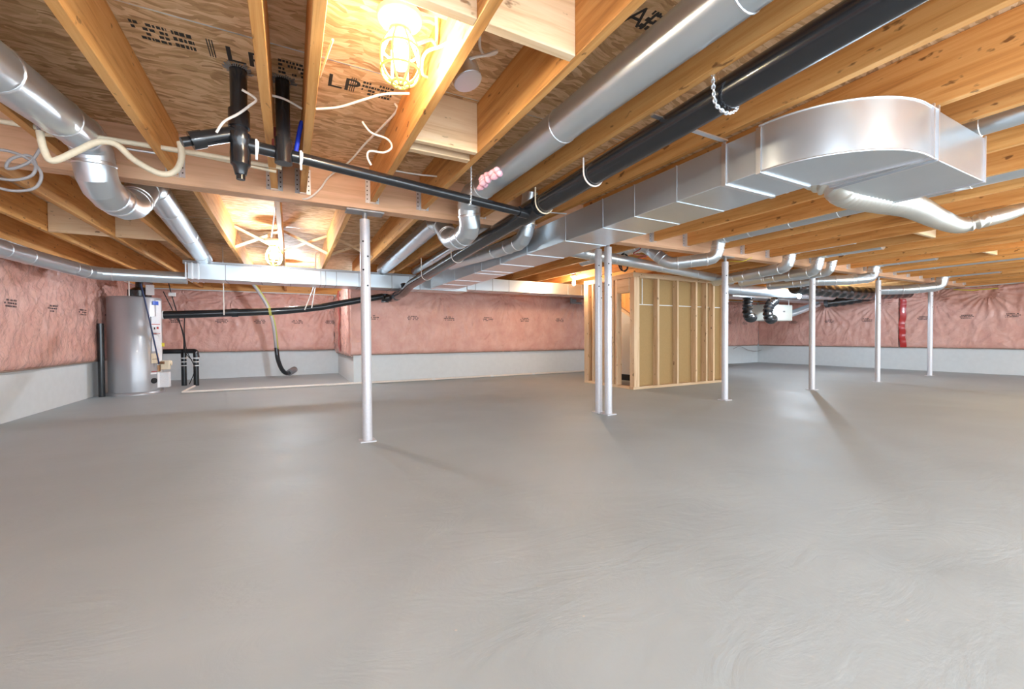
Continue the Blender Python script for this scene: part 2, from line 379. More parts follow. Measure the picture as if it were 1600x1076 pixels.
bl, _ = blanket((XL, YB), (XL, YA-.12), (1, 0), 'pink plastic covered insulation along the left wall behind the water heater', [(9.4, 2.05), (11.0, 2.1), (7.9, 2.05), (12.6, 2.05), (6.5, 2.05)], 1, z0=.62,
                marks=[8.9+1.0*k for k in range(-4, 6)])
# marks of the left wall at s = y+2.6
ba, sa = blanket((XL+.12, YA), (XA-.1, YA), (0, -1), 'pink plastic covered insulation at the back of the alcove behind the hanging hose', [(.6, 1.95), (1.6, 2.05), (2.9, 2.1), (3.9, 1.95)], 2, z0=.67,
                marks=[.48, 1.42, 2.25, 3.12, 3.95])
br, sr = blanket((XA, YA-.14), (XA, YM+.02), (-1, 0), 'pale pink insulation on the short alcove side wall with red tape', [(1.2, 2.0)], 3, z0=.6)
bm_, sm = blanket((XA-.06, YM), (XR-.12, YM), (0, -1), 'long pink plastic covered insulation on the back wall behind the framed stair closet', [(2.0, 2.08), (3.72, 2.02), (5.9, 2.05), (7.6, 2.0), (9.6, 2.0), (11.8, 2.05), (13.2, 2.1)], 4, z0=.63,
                marks=[.45, 1.33, 2.2, 3.2, 4.25, 5.35, 6.5, 7.7, 8.9, 10.1, 11.3, 12.5, 13.4])
b1, s1 = blanket((XR, YM-.1), (XR, 5.46), (-1, 0), 'pink plastic covered insulation on the right wall beyond the red tape', [(2.2, 2.0), (3.6, 1.95)], 5, z0=.63, marks=[1.2, 2.3, 3.3])
b2, s2 = blanket((XR, 5.42), (XR, YB), (-1, 0), 'pink plastic covered insulation on the right wall nearer than the red tape', [(.7, 1.95), (1.7, 2.05), (3.2, 2.0), (4.6, 2.05)], 6, z0=.63,
                marks=[.5, 1.33, 2.1, 3.0, 3.9, 4.8])
# tape
tp = MB(); cs = [s2(.06+.010*math.sin(k*.9)+.012*math.sin(k*.35), 2.0-1.36*k/24)+Vector((-.012, 0, 0)) for k in range(25)]
vs = [p for c in cs for p in (c+Vector((-.002, .07, 0)), c+Vector((-.012, .02, 0)), c+Vector((-.006, -.03, 0)), c+Vector((-.002, -.07, 0)))]
tp.add(vs, [(4*k+j, 4*k+j+1, 4*k+5+j, 4*k+4+j) for k in range(24) for j in range(3)])
tp.build('red_tape', 'red', b2, smooth=80)
tp = MB(); cs = [Vector((XA-.125-.01*math.sin(k), 11.2+.06*math.sin(k*.45), 2.17-1.5*k/24)) for k in range(25)]
vs = [p for c in cs for p in (c+Vector((0, -.10-.02*math.sin(c.z*9), 0)), c+Vector((-.02, 0, 0)), c+Vector((0, .08, 0)))]
tp.add(vs, [(3*k+j, 3*k+j+1, 3*k+4+j, 3*k+3+j) for k in range(24) for j in range(2)])
tp.build('red_tape', 'red', br, smooth=80)
# ================================================================ BEAM, COLUMNS
beam = MB()
for k in range(3): beam.box((XL-.1, 4.15+k*.047, 2.212), (XR+.1, 4.15+k*.047+.0445, ZS-.002))
beam = beam.build('support_beam', 'lvl', bevel=.002)
tag(beam, 'long triple-ply laminated wood beam carried by the steel columns', 'beam')
def column(x, y, label, plate=.12, top=2.21):
    t = thing('steel_column', (x, y, 0), label, 'column', 'steel columns under the beam')
    sh = MB().lathe([(.047, .012), (.047, top-.075)], (x, y, 0), 24).build('shaft', 'column', t)
    MB().lathe([(.022, top-.075), (.022, top-.014)], (x, y, 0), 12).build('adjusting_screw', 'steel', t)
    MB().box((x-plate, y-.075, top-.014), (x+plate, y+.075, top)).build('top_plate', 'steel', t)
    MB().box((x-.072, y-.072, 0), (x+.072, y+.072, .012)).build('base_plate', 'column', t)
    for zz, an in ((1.92, -2.1), (1.78, -1.2), (1.65, -2.1), (1.5, -1.3)):
        c = Vector((x+.046*math.cos(an), y+.046*math.sin(an), zz)); n = Vector((math.cos(an), math.sin(an), 0))
        MB().tube([c-n*.004, c+n*.003], .0085, 10).build('pin_hole', 'dark', sh)
    return t
column(.65, 4.25, 'grey steel column standing alone left of the photo centre', plate=.17)
column(3.58, 4.345, 'back column of the pair standing close together by the framed closet', plate=.08)
column(3.60, 4.18, 'front column of the pair standing close together by the framed closet', plate=.08)
column(5.95, 4.21, 'light steel column standing at the right end of the framed closet')
column(8.42, 4.22, 'steel column casting the long shadow near the bright far bulb')
column(10.93, 4.22, 'steel column just left of the red tape on the right wall')
column(13.62, 4.24, 'farthest steel column standing right of the red tape')
# ================================================================ JOISTS
def hanger(jo, x, y, s):      # s=-1 near side of the beam, +1 far side
    mb = MB()
    for sx in (-1, 1):
        fx = x+.027*sx
        mb.box((fx-.0015*(1), y, ZJ-.004), (fx+.0015, y+s*.05, ZJ+.20))          # side cheek
        mb.box((fx, y, ZJ+.0), (fx+sx*.035, y+s*.003, ZJ+.22))                    # nailing flange
        for k in range(5): mb.box((fx+sx*.014, y+s*.003, ZJ+.03+k*.04), (fx+sx*.023, y+s*.0045, ZJ+.04+k*.04), 1)
    mb.box((x-.028, y, ZJ-.005), (x+.028, y+s*.05, ZJ-.001))
    return mb.build('joist_hanger', ['galvedge', 'dark'], jo)
def joist(x, y0, y1, label, group, hang=None, mat='woodY'):
    j = MB().box((x-.025, y0, ZJ), (x+.025, y1, ZS-.001)).build('ceiling_joist', mat, bevel=.003)
    tag(j, label, 'joist', group)
    if hang: hanger(j, x, *hang)
    return j
G1 = 'joists on the near side of the beam'; G2 = 'joists beyond the beam'
near = [(-2.62, 'leftmost near ceiling joist, beside the left wall'), (-2.0, 'near ceiling joist between the left wall and the coiled grey wire'),
 (-1.38, 'near ceiling joist just left of the left round duct'), (-.775, 'heavy spotted near joist just right of the left round duct'),
 (-.10, 'narrow near joist between the black tee drain and the blue pipe'), (.118, 'narrow near joist just right of the blue pipe'),
 (.705, 'near joist between the caged bulb and the hanging round electrical box'), (1.187, 'near joist between the round electrical box and the right round duct'),
 (1.82, 'near joist between the right round duct and the large black drain'), (2.46, 'near joist between the large black drain and the rectangular duct'),
 (3.21, 'near joist touching the curved duct elbow'), (3.60, 'near joist with a blue-green stained face beside the duct elbow')]
for x, l in near: joist(x, YB, 4.149, l, G1, (4.149, -1) if x < 3 and x not in (.705,) else (4.149, -1))
o_ = ['first', 'second', 'third', 'fourth', 'fifth', 'sixth', 'seventh', 'eighth', 'ninth', 'tenth', 'eleventh', 'twelfth', 'thirteenth', 'fourteenth', 'fifteenth', 'sixteenth', 'seventeenth', 'eighteenth', 'nineteenth', 'twentieth']
x = 4.35; k = 0
while x < XR-.1:
    joist(x, YB, 4.149, o_[k]+' near ceiling joist to the right of the duct elbow end cap', G1, (4.149, -1)); x += .6465; k += 1
far = [(-2.52, 'far joist nearest the left wall, above the round wall duct'), (-1.92, 'far joist between the wall duct and the left duct elbow'), (-1.37, 'far joist just left of the sloping left round duct'),
 (-.70, 'brightly lit spotted far joist left of the second caged bulb'), (-.09, 'far joist holding the second caged bulb'), (.55, 'lit far joist just left of the lone steel column'),
 (1.22, 'lit far joist just right of the lone steel column'), (1.84, 'far joist between the round duct and the black drain'), (2.5, 'far joist above the rectangular trunk duct')]
for x, l in far:
    joist(x, 4.291, (YA if x < XA else YM)-.03, l, G2, (4.291, 1))
x = 3.12; k = 0
while x < XR-.1:
    joist(x, 4.291, YM-.03, o_[k]+' far joist to the right of the rectangular trunk duct', G2, (4.291, 1)); x += .6465; k += 1
joist_dummy = None
# blocking between joists
def block(x0, x1, y0, y1, label, z0=ZJ, z1=ZS-.002, grp=None):
    b = MB().box((x0, y0, z0), (x1, y1, z1)).build('blocking_board', 'studX', bevel=.003); return tag(b, label, 'board', grp)
block(.144, .679, 1.565, 1.612, 'pale blocking board between joists just in front of the caged bulb')
block(.731, 1.161, 1.565, 1.612, 'pale blocking board above and right of the hanging electrical box')
block(.731, 1.161, 2.690, 2.735, 'wide pale blocking board with a pencil mark behind the electrical box')
block(.731, 1.161, 2.830, 2.885, 'second blocking board right behind the pencil-marked one')
for (xa, xb, ya, yb, l) in ((-2.49, -1.945, 6.9, 6.94, 'blocking board between far joists near the left wall'), (-1.895, -1.395, 6.9, 6.94, 'blocking board between far joists left of the sloping round duct'),
    (5.675, 6.24, 1.9, 1.94, 'short orange blocking board beside the foil flexible duct end'), (6.96, 7.53, 2.3, 2.34, 'short orange blocking board between joists above the far bulb'),
    (9.55, 10.1, 2.35, 2.39, 'small lit blocking board high on the right near joists')):
    block(xa, xb, ya, yb, l)
# cross bridging
def bridging(x0, x1, y, label):
    t = thing('cross_bridging', ((x0+x1)/2, y, ZJ), label, 'bracing', 'cross bridging between the far joists')
    MB().beam((x0, y-.03, ZS-.03), (x1, y-.03, ZJ+.03), .035, .045, (0, 1, 0)).build('strut', 'studX', t)
    MB().beam((x0, y+.03, ZJ+.03), (x1, y+.03, ZS-.03), .035, .045, (0, 1, 0)).build('strut', 'studX', t)
bridging(-.674, -.116, 7.1, 'crossed wooden struts just left of the second caged bulb')
bridging(-.064, .524, 7.1, 'crossed wooden struts just right of the second caged bulb')
bridging(.576, 1.194, 7.1, 'crossed wooden struts partly behind the lone steel column')
# ================================================================ RECTANGULAR DUCTS
def seamstrip(mb, x0, x1, y0, y1, z0, z1, axis, p, w=.012, o=.006):
    """raised band round a rectangular duct at position p on its axis"""
    if axis == 'Y':
        for a, b in (((x0-o, p-w, z0-o), (x0, p+w, z1+o)), ((x1, p-w, z0-o), (x1+o, p+w, z1+o)), ((x0, p-w, z0-o), (x1, p+w, z0))): mb.box(a, b)
    else:
        for a, b in (((p-w, y0-o, z0-o), (p+w, y0, z1+o)), ((p-w, y1, z0-o), (p+w, y1+o, z1+o)), ((p-w, y0, z0-o), (p+w, y1, z0))): mb.box(a, b)
TX0, TX1, TZ0, TZ1 = 2.42, 2.93, 1.945, 2.195
trunk = thing('trunk_duct', (2.67, 4.5, TZ0), 'long rectangular galvanised trunk duct ending in a rounded elbow at upper right', 'duct')
MB().box((TX0, 1.50, TZ0), (TX1, 7.94, TZ1)).build('duct_run', 'galv', trunk, bevel=.004)
for y in (1.50, 1.72, 2.09, 2.50, 2.88, 3.44, 4.2, 4.9, 5.5, 5.75, 6.6, 7.2, 7.8):
    sb = MB(); seamstrip(sb, TX0, TX1, 0, 0, TZ0, TZ1, 'Y', y, .006 if y not in (1.72, 1.5) else .014, .003 if y not in (1.72, 1.5) else .008); sb.build('seam_strip', 'galv' if y not in (1.72, 1.5) else 'galvedge', trunk)
# elbow: plan outline
cx, cy = 2.98, 1.50; Ro = cx-TX0
poly = [(cx+Ro*math.cos(math.pi+math.pi/2*k/28), cy+Ro*math.sin(math.pi+math.pi/2*k/28)*.98) for k in range(29)]
yo = poly[-1][1]
poly += [(3.10, yo), (3.10, 1.42), (3.0, 1.43), (2.95, 1.46), (TX1, 1.50)]
el = MB().prism(poly, TZ0, TZ1+.02).build('elbow', 'galv', trunk, smooth=30, bevel=.003)
for z in (TZ0+.002, TZ1+.018): MB().tube([(x, y, z) for x, y in poly[:30]], .006, 8).build('elbow_rim', 'galvedge', trunk)
MB().box((3.10, yo, TZ0), (3.83, 1.42, TZ1+.02)).build('outlet_box', 'galv', trunk, bevel=.004)
for p_, w_, o2 in ((3.045, .006, .012), (3.10, .008, .014), (3.825, .007, .008)):
    fl = MB(); seamstrip(fl, 0, 0, yo, 1.42, TZ0, TZ1+.02, 'X', p_, w_, o2); fl.build('flange', 'galvedge', trunk)
MB().beam((3.05, yo+.01, TZ0-.004), (2.95, 1.44, TZ0-.004), .012, .008).build('bottom_fold', 'galvedge', trunk)
# transverse duct
DY0, DY1 = 8.27, 8.75
d2 = thing('cross_duct', (.5, 8.5, 1.95), 'shallow rectangular duct running left to right behind the second caged bulb', 'duct')
MB().box((-1.42, DY0, 1.955), (3.3, DY1, 2.205)).build('duct_run', 'galv', d2, bevel=.004)
for x_ in (-1.44, -1.36, -1.28, -.92, -.42, .02, .5, .58, .76, 1.15, 1.35, 1.75, 2.1, 2.3):
    sb = MB(); seamstrip(sb, 0, 0, DY0, DY1, 1.955, 2.205, 'X', x_, .01 if x_ < -1.2 else .006, .008 if x_ < -1.2 else .004); sb.build('seam_strip', 'galvedge' if x_ < -1.2 else 'steel', d2)
d3 = thing('return_duct', (5, 8.5, 2.0), 'rectangular duct lit gold by the warm bulb, left of the framed closet', 'duct')
MB().box((3.31, DY0, 2.0), (8.6, DY1, 2.262)).build('duct_run', 'galv', d3, bevel=.004)
for x_ in (3.5, 3.9, 4.3, 4.8, 5.3, 5.9, 6.3):
    sb = MB(); seamstrip(sb, 0, 0, DY0, DY1, 2.0, 2.262, 'X', x_, .006, .004); sb.build('seam_strip', 'steel', d3)
dc = MB().box((-1.5, DY0+.12, 2.208), (3.2, DY0+.2, 2.262)).build('duct_support_rail', 'steel'); tag(dc, 'dark narrow rail lying on top of the cross duct', 'rail')
# duct hanger straps
def strap(a, b, label, w=.03, cat='strap', mat='galvedge', h=.004):
    return tag(MB().beam(a, b, w, h).build('duct_strap', mat), label, cat)
s_ = MB(); s_.beam((1.97, 1.715, 2.215), (2.43, 1.715, 2.215), .03, .008, (0, 0, 1)); tag(s_.build('duct_strap', 'galvedge'), 'bright metal strap from the black drain to the trunk duct', 'strap')
s_ = MB(); s_.beam(at(1020, 180, Z=2.24), at(1047, 190, Z=2.24), .03, .008); tag(s_.build('duct_strap', 'galvedge'), 'short metal strap sticking out under the joist left of the black drain', 'strap')
s_ = MB(); s_.beam(at(850, 331, Z=2.2), at(885, 334, Z=2.2), .02, .006); tag(s_.build('duct_strap', 'galvedge'), 'thin metal strap beside the small drain junction', 'strap')
# ================================================================ ROUND DUCTS
def rings(par, path, r, step, d=.004, w=.006):
    """raised beads along a path"""
    acc = 0
    for i in range(1, len(path)):
        a, b = Vector(path[i-1]), Vector(path[i]); L = (b-a).length
        while acc < L:
            p = a.lerp(b, acc/L); t = (b-a).normalized(); MB().tube([p-t*w, p-t*w*.5, p+t*w*.5, p+t*w], [r+.0005, r+d, r+d, r+.0005], 20).build('crimp_bead', 'galvedge', par); acc += step
        acc -= L
def round_duct(pts, r, label, step=1.2, corner=.16, n=20, seg=3, name='round_duct', cat='duct'):
    t = thing(name, pts[0], label, cat)
    path = bend(pts, corner, seg); pp = MB().tube(path, r, 24).build('pipe', 'galv', t, smooth=19)
    rings(pp, path, r, step)
    for i in range(1, len(pts)-1):
        for s in (-1, 1):
            p = Vector(pts[i]); q = Vector(pts[i+s]); dd = (q-p); d = min(corner+.01, dd.length*.49); c = p+dd.normalized()*d
            u = dd.normalized(); MB().tube([c-u*.01, c-u*.005, c+u*.005, c+u*.01], [r+.001, r+.006, r+.006, r+.001], 20).build('elbow_collar', 'galvedge', pp)
    return t
round_duct([(-1.17, YB, 1.95), (-1.17, 2.6, 2.21), (-1.17, 3.86, 2.345), (-1.16, 3.90, 2.05), (-1.10, 4.33, 2.02), (-1.07, 4.72, 2.37), (-1.22, 8.42, 2.30)], .112,
           'left round galvanised duct that elbows under the beam near the coiled wire')
round_duct([(1.53, YB, 2.30), (1.53, 3.82, 2.33), (1.60, 3.87, 2.05), (1.56, 4.33, 2.02), (1.55, 4.72, 2.37), (1.60, 8.42, 2.32)], .105,
           'round galvanised duct left of the large black drain, dipping under the beam')
round_duct([(2.17, 4.55, 2.36), (2.22, 8.4, 2.33)], .06, 'thin round duct running beside the black drain beyond the beam')
round_duct([(2.25, 6.3, 2.15), (2.27, 4.55, 2.06), (2.29, 4.0, 2.06), (2.29, 3.9, 2.54)], .085, 'short elbowed round duct between the black drain and the trunk duct')
wp = [(-2.78, YB, 1.98), (-2.78, 6.9, 2.0), (-2.55, 8.35, 1.975), (-1.46, 8.5, 1.985)]
round_duct(wp, .095, 'round duct running along the top of the left wall insulation', step=1.5, corner=.2)
# over the closet
a = at(905, 394, Z=2.12); b = at(1000, 413, Z=2.12); c = at(1140, 438, Z=2.12)
round_duct([a+Vector((-.35, .3, .1)), a, c, c+(c-a)*.02], .075, 'long round duct crossing above the framed closet front')
# gray ducts inside near bays on the right
for (x_, y0_, l) in ((3.90, 1.2, 'grey round duct between joists behind the duct outlet box'), (11.17, 1, 'grey round duct in a joist bay high at the right')):
    xs = min([4.35+.6465*k_+.323 for k_ in range(16)]+[3.95], key=lambda v: abs(v-x_))
    round_duct([(xs, YB, 2.34), (xs, 3.98, 2.34)], .065, l)
def px_duct(spec, r, label, corner=.15, step=.6):
    return round_duct([at(px, py, Y=Y) for px, py, Y in spec], r, label, step, corner)
def dip(xn, pts, r, label, y0=3.0):
    """comes down out of a near joist bay and goes on below the beam"""
    t = round_duct([(xn, y0, 2.37), (xn, 3.86, 2.37), (xn, 3.90, 2.09)]+pts, r, label, .5, .11)
    MB().box((xn-.012, 3.3, 2.37), (xn+.012, 3.33, ZS)).build('hanging_strap', 'galvedge', t)
    return t
dip(5.32, [(4.92, 4.38, 2.05), (4.75, 4.70, 2.37), (4.74, 6.2, 2.37)], .088, 'bent round duct with an upturned elbow under the beam right of the wire coil', YB)
dip(7.06, [(7.10, 4.75, 2.05), (7.3, 5.38, 2.05)], .088, 'left one of the three elbows clustered behind the shadow-casting column')
dip(7.90, [(8.02, 4.75, 2.08), (8.15, 5.4, 2.08)], .088, 'middle one of the three elbows clustered behind the shadow-casting column')
dip(8.34, [(8.45, 4.7, 2.10)], .070, 'right one of the three elbows clustered behind the shadow-casting column', YB)
dip(9.86, [(9.25, 4.10, 2.03), (8.98, 4.55, 2.05), (9.1, 5.4, 2.07)], .092, 'long horizontal round duct with both ends turned, right of the bright far bulb')
dip(13.08, [(12.7, 4.3, 2.04), (12.5, 4.8, 2.06)], .105, 'round duct elbow beside the farthest steel column')
tb = MB().box((4.9, 4.30, 1.985), (5.25, 4.50, 2.19)).build('junction_duct_box', 'galv', bevel=.003) if False else None
# HVAC at the right
gb = thing('plenum_duct', (12.4, 7.4, 2.0), 'rectangular plenum duct behind the bright far bulb', 'duct')
MB().box((10.2, 7.0, 2.02), (15.2, 7.6, 2.262)).build('duct_run', 'galv', gb, bevel=.004)
sb = MB()
for x_ in (10.9, 11.7, 12.5, 13.3, 14.1): seamstrip(sb, 0, 0, 7.0, 7.6, 2.02, 2.262, 'X', x_, .006, .004)
sb.build('seam_strip', 'galvedge', gb)
round_duct([(8.5, 6.55, 2.13), (12.9, 6.55, 2.13), (13.9, 6.45, 2.13)], .125, 'large shiny horizontal round duct above the white air exchanger', corner=.3)
hx0, hx1 = at(1198, 490, Y=7.25).x, at(1238, 490, Y=7.25).x
hy0, hy1, hz0, hz1 = 7.25, 7.75, 1.43, 1.90
hv = thing('air_exchanger', ((hx0+hx1)/2, 7.5, hz0), 'cream boxed air exchanger hanging below the ducts near the right corner', 'ventilation unit')
MB().box((hx0, hy0, hz0), (hx1, hy1, hz1)).build('cabinet', 'hrv', hv, bevel=.01)
dp = MB().box((hx0+.33, hy0-.012, hz0+.02), (hx1-.02, hy0-.001, hz1-.02)).build('door_panel', 'hrv', hv, bevel=.004)
MB().box((hx0+.02, hy0-.05, hz1-.24), (hx0+.26, hy0-.001, hz1-.04)).build('control_box', 'label', hv)
for x_ in (hx0+.15, hx1-.15): MB().beam((x_, hy0+.02, hz1), (x_, hy0+.02, 2.019), .03, .004, (0, 1, 0)).build('hanging_strap', 'white', hv)
MB().box((hx0+.78, hy0-.016, hz0+.25), (hx0+.88, hy0-.012, hz0+.29)).build('badge', 'steel', dp)
def flex(pts, r, mat, label, name='flexible_duct', rib=.03, amp=.10, n=16, rr=None):
    path = spline(pts, 10)
    L = [0]
    for i in range(1, len(path)): L.append(L[-1]+(path[i]-path[i-1]).length)
    N = int(L[-1]/(rib/6)); out = []; R = []; j = 0
    for k_ in range(N+1):
        s = L[-1]*k_/N
        while j < len(L)-2 and L[j+1] < s: j += 1
        out.append(path[j].lerp(path[j+1], (s-L[j])/max(1e-6, L[j+1]-L[j])))
        u = k_/N; base = r if rr is None else r*(rr[0]*(1-u)+rr[1]*u)
        R.append(base*(1+amp*math.sin(2*math.pi*s/rib)))
    return tag(MB().tube(out, R, n).build(name, mat, smooth=28), label, 'duct')
flex([(hx0-1.1, 7.1, 2.02), (hx0-1.12, 7.1, 1.64), (hx0-.95, 7.15, 1.50), (hx0-.6, 7.3, 1.50)], .12, 'blackbag', 'black flexible duct at the left, farther from the air exchanger', 'flexible_duct', .09, .12)
flex([(hx0-.05, 7.0, 1.97), (hx0-.3, 6.98, 1.85), (hx0-.40, 6.98, 1.64), (hx0-.28, 7.0, 1.46), (hx0-.02, 7.08, 1.46)], .12, 'blackbag', 'black flexible duct curling into the left side of the air exchanger', 'flexible_duct', .09, .12)
round_duct([(hx1+.14, 7.5, 1.60), (hx1+1.1, 7.1, 1.96)], .10, 'slanting round duct at the right side of the air exchanger')
flex([(10.4, 5.6, 2.12), (11.4, 5.45, 2.07), (12.6, 5.25, 2.04), (13.6, 5.2, 2.07), (14.6, 5.0, 2.12)], .15, 'blackbag', 'large black insulated duct under the joists left of the red tape', 'insulated_duct', .25, .05)
flex([(14.2, 6.75, 1.95), (14.7, 6.3, 2.03), (15.1, 5.9, 2.15)], .14, 'blackbag', 'black insulated duct end behind the shadow-casting column', 'insulated_duct', .2, .05)
# foil flexible duct
fp = [Vector((3.28, 1.66, 2.15)), at(1306, 287, Z=2.03), at(1326, 302, Z=1.985), at(1375, 312, Z=1.985), at(1425, 322, Z=2.0), at(1465, 341, Z=2.03), at(1500, 352, Z=2.06), at(1535, 344, Z=2.10), at(1570, 335, Z=2.18), at(1592, 327, Z=2.25)]
flex(fp, .086, 'foil', 'ribbed foil flexible duct drooping beneath the duct outlet box', 'flexible_duct', .046, .11, 20, (1.1, .72))
# ================================================================ DRAINS
def pipe_thing(name, pts, r, mat, label, cat='pipe', corner=.05, collars=(), sm=5):
    t = thing(name, pts[0], label, cat); path = bend(pts, corner, sm) if corner else [Vector(p) for p in pts]
    MB().tube(path, r, 20).build('pipe', mat, t, smooth=60)
    for a, b in collars:
        MB().tube([a, b], r*1.16, 20).build('coupling', mat, t)
    return t
big = pipe_thing('main_drain_pipe', [(1.955, YB, 2.36), (1.955, .656, 2.235), (1.95, 3.25, 2.145), (1.95, 7.6, 1.965), (1.95, 8.2, 1.865), (1.95, 9.1, 1.85), (1.75, 9.2, 1.83)], .08, 'abs',
    'large black drain pipe running along the ceiling between two joists', corner=.08, collars=(((1.95, 3.15, 2.148), (1.95, 3.45, 2.137)), ((1.95, 8.75, 1.857), (1.95, 8.95, 1.853))))
MB().tube([(1.95, 8.05, 1.88), (1.90, 8.0, 2.02)], .05, 12).build('cleanout', 'abs', big)
MB().tube([(1.80, 9.2, 1.75), (1.80, 9.2, 1.93)], .078, 16).build('elbow', 'abs', big)
A = [at(598, 463, Y=9.1), at(560, 469, Y=9.05), at(500, 480, Y=9.0), at(438, 486, Y=8.95), at(350, 489, Y=8.95), at(256, 492, Y=8.95)]
lowd = pipe_thing('lower_drain_pipe', A, .065, 'abs', 'long black drain pipe sloping across the alcove to the water heater', corner=.2)
for px in (366, 415, 420): pass
MB().tube([at(362, 488.5, Y=8.95), at(372, 488.4, Y=8.95)], .076, 16).build('coupling', 'abs', lowd)
MB().tube([at(420, 487, Y=8.95), at(424, 486.6, Y=8.95)], .074, 16).build('green_band', 'olive', lowd)
MB().tube([at(256, 492, Y=8.95), at(254, 492, Y=8.95)], .07, 16).build('end_cap', 'white', lowd)
# branch drain with tee
P0 = at(392, 228, Y=3.0); P1 = Vector((1.885, 3.27, 2.10))
br_ = thing('branch_drain', (-.25, 3.0, 2.0), 'black drain with a tee under the floor and a long sloping branch pipe', 'pipe')
MB().tube([(-.252, 3.0, 2.16), (-.252, 3.0, ZS+.02)], .045, 18).build('riser', 'abs', br_)
MB().tube([(-.252, 3.0, 2.26), (-.252, 3.0, 2.36)], .056, 18).build('coupling', 'abs', br_)
MB().lathe([(.0, -.0), (.030, .0), (.040, .045), (.052, .06), (.054, .12), (.050, .18), (.056, .19), (.056, .24)], (-.247, 2.98, 1.975), 20).build('trap_body', 'abs', br_)
MB().lathe([(.024, 0), (.024, .03)], (-.247, 2.98, 1.947), 12).build('drain_plug', 'abs', br_)
lft = [at(372, 208, Y=3.0), at(345, 212, Y=2.98), at(300, 219, Y=2.95)]
MB().tube(lft, .042, 18).build('side_arm', 'abs', br_)
MB().tube([at(318, 217, Y=2.96), at(298, 220, Y=2.95)], .049, 18).build('coupling', 'abs', br_)
MB().tube([at(298, 220, Y=2.95), at(284, 222, Y=2.94)], .026, 14).build('end_plug', 'abs', br_)
MB().tube(bend([(-.25, 3.0, 2.22), P0, P1], .05), .036, 18).build('branch_pipe', 'abs', br_, smooth=60)
MB().tube([at(380, 225, Y=3.0), at(400, 230, Y=3.0)], .046, 18).build('coupling', 'abs', br_)
MB().tube([P1+(P0-P1)*.045, P1], .046, 18).build('coupling', 'abs', br_)
q = at(443, 243, Y=3.0)
rs = thing('vent_riser', (q.x, q.y, q.z), 'short black pipe rising from the branch drain into the floor beside the blue pipe', 'pipe')
MB().tube([(q.x, q.y, q.z-.02), (q.x, q.y, ZS+.02)], .040, 18).build('pipe', 'abs', rs)
MB().tube([(q.x, q.y, q.z-.05), (q.x, q.y, q.z+.10)], .050, 18).build('coupling', 'abs', rs)
for (x_, y_, l_) in ((-.252, 3.0, br_), (q.x, q.y, rs)):
    # ragged hole sealant where the pipe enters the floor
    mb = MB(); rnd = random.Random(int(x_*100)); n_ = 28
    for k_ in range(n_):
        an = 2*math.pi*k_/n_; r0 = .047; r1 = .065+rnd.uniform(-.012, .02)
        c = Vector((x_, y_, ZS)); p = c+Vector((math.cos(an), math.sin(an), 0))*r0; e = c+Vector((math.cos(an+.1), math.sin(an+.1), 0))*r1
        mb.beam(p+Vector((0, 0, -.012)), e+Vector((0, 0, -.003)), .006, .004)
    mb.build('sealant', 'steel', l_)
tag(MB().tube(spline([at(472, 190, Y=3.1), at(468, 205, Y=3.1), at(461, 245, Y=3.1)], 6), .014, 12).build('blue_water_pipe', 'blue'), 'short blue water pipe dropping beside the narrow joist', 'pipe')
tag(MB().tube([at(430, 200, Y=3.1), at(428, 240, Y=3.1)], .016, 12).build('red_water_pipe', 'redpipe'), 'dull red water pipe just left of the black riser', 'pipe')
# pipe hanger straps and chains
def loop(c, r, label, mat='whitecable', y=None, ax='Y', topz=ZJ, w=.006):
    c = Vector(c); pts = []
    for k_ in range(13):
        an = math.pi+math.pi*k_/12
        o = Vector((r*math.cos(an), 0, r*math.sin(an))) if ax == 'Y' else Vector((0, r*math.cos(an), r*math.sin(an)))
        pts.append(c+o)
    pts = [Vector((pts[0].x, pts[0].y, topz))]+pts+[Vector((pts[-1].x, pts[-1].y, topz))]
    return tag(MB().tube(pts, w, 8).build('pipe_hanger', mat), label, 'hanger')
loop((1.95, 2.42, 2.172), .088, 'thin wire loop holding the big black drain near the trunk duct')
loop((1.95, 3.08, 2.15), .09, 'wire loop holding the big black drain at the branch junction', 'cream')
loop((1.95, 5.2, 2.062), .088, 'wire loop holding the big black drain beyond the beam')
loop((1.95, 6.6, 2.004), .088, 'farthest wire loop holding the big black drain beyond the beam')
def chain(pts, label, r=.0032, link=.016):
    path = spline(pts, 8); L = 0; mb = MB(); d = link*.78; acc = 0; k_ = 0
    for i in range(1, len(path)):
        a, b = path[i-1], path[i]; l = (b-a).length
        while acc < l:
            p = a.lerp(b, acc/l); t = (b-a).normalized(); u = t.orthogonal().normalized(); w = t.cross(u); e = u if k_ % 2 else w
            mb.tube([p+t*link*.6*math.cos(q)+e*link*.36*math.sin(q) for q in [2*math.pi*j/10 for j in range(11)]], r, 6, cap=False); acc += d; k_ += 1
        acc -= l
    return tag(mb.build('hanging_chain', 'galvedge', smooth=60), label, 'chain')
cz = 2.15; cyy = 1.37
chain([(1.842, cyy, 2.275), (1.846, cyy, 2.2), (1.88, cyy+.01, 2.14), (1.95, cyy, 2.112), (2.02, cyy, 2.15), (2.052, cyy, 2.22), (2.055, cyy, 2.34)], 'galvanised chain looped under the big black drain', .004, .02)
c0 = P0.lerp(P1, .72)
chain([(c0.x, c0.y-.04, 2.5), (c0.x, c0.y-.042, 2.2), (c0.x, c0.y-.02, c0.z-.045), (c0.x, c0.y+.03, c0.z-.02)], 'thin chain holding the branch drain near the round duct', .003, .016)
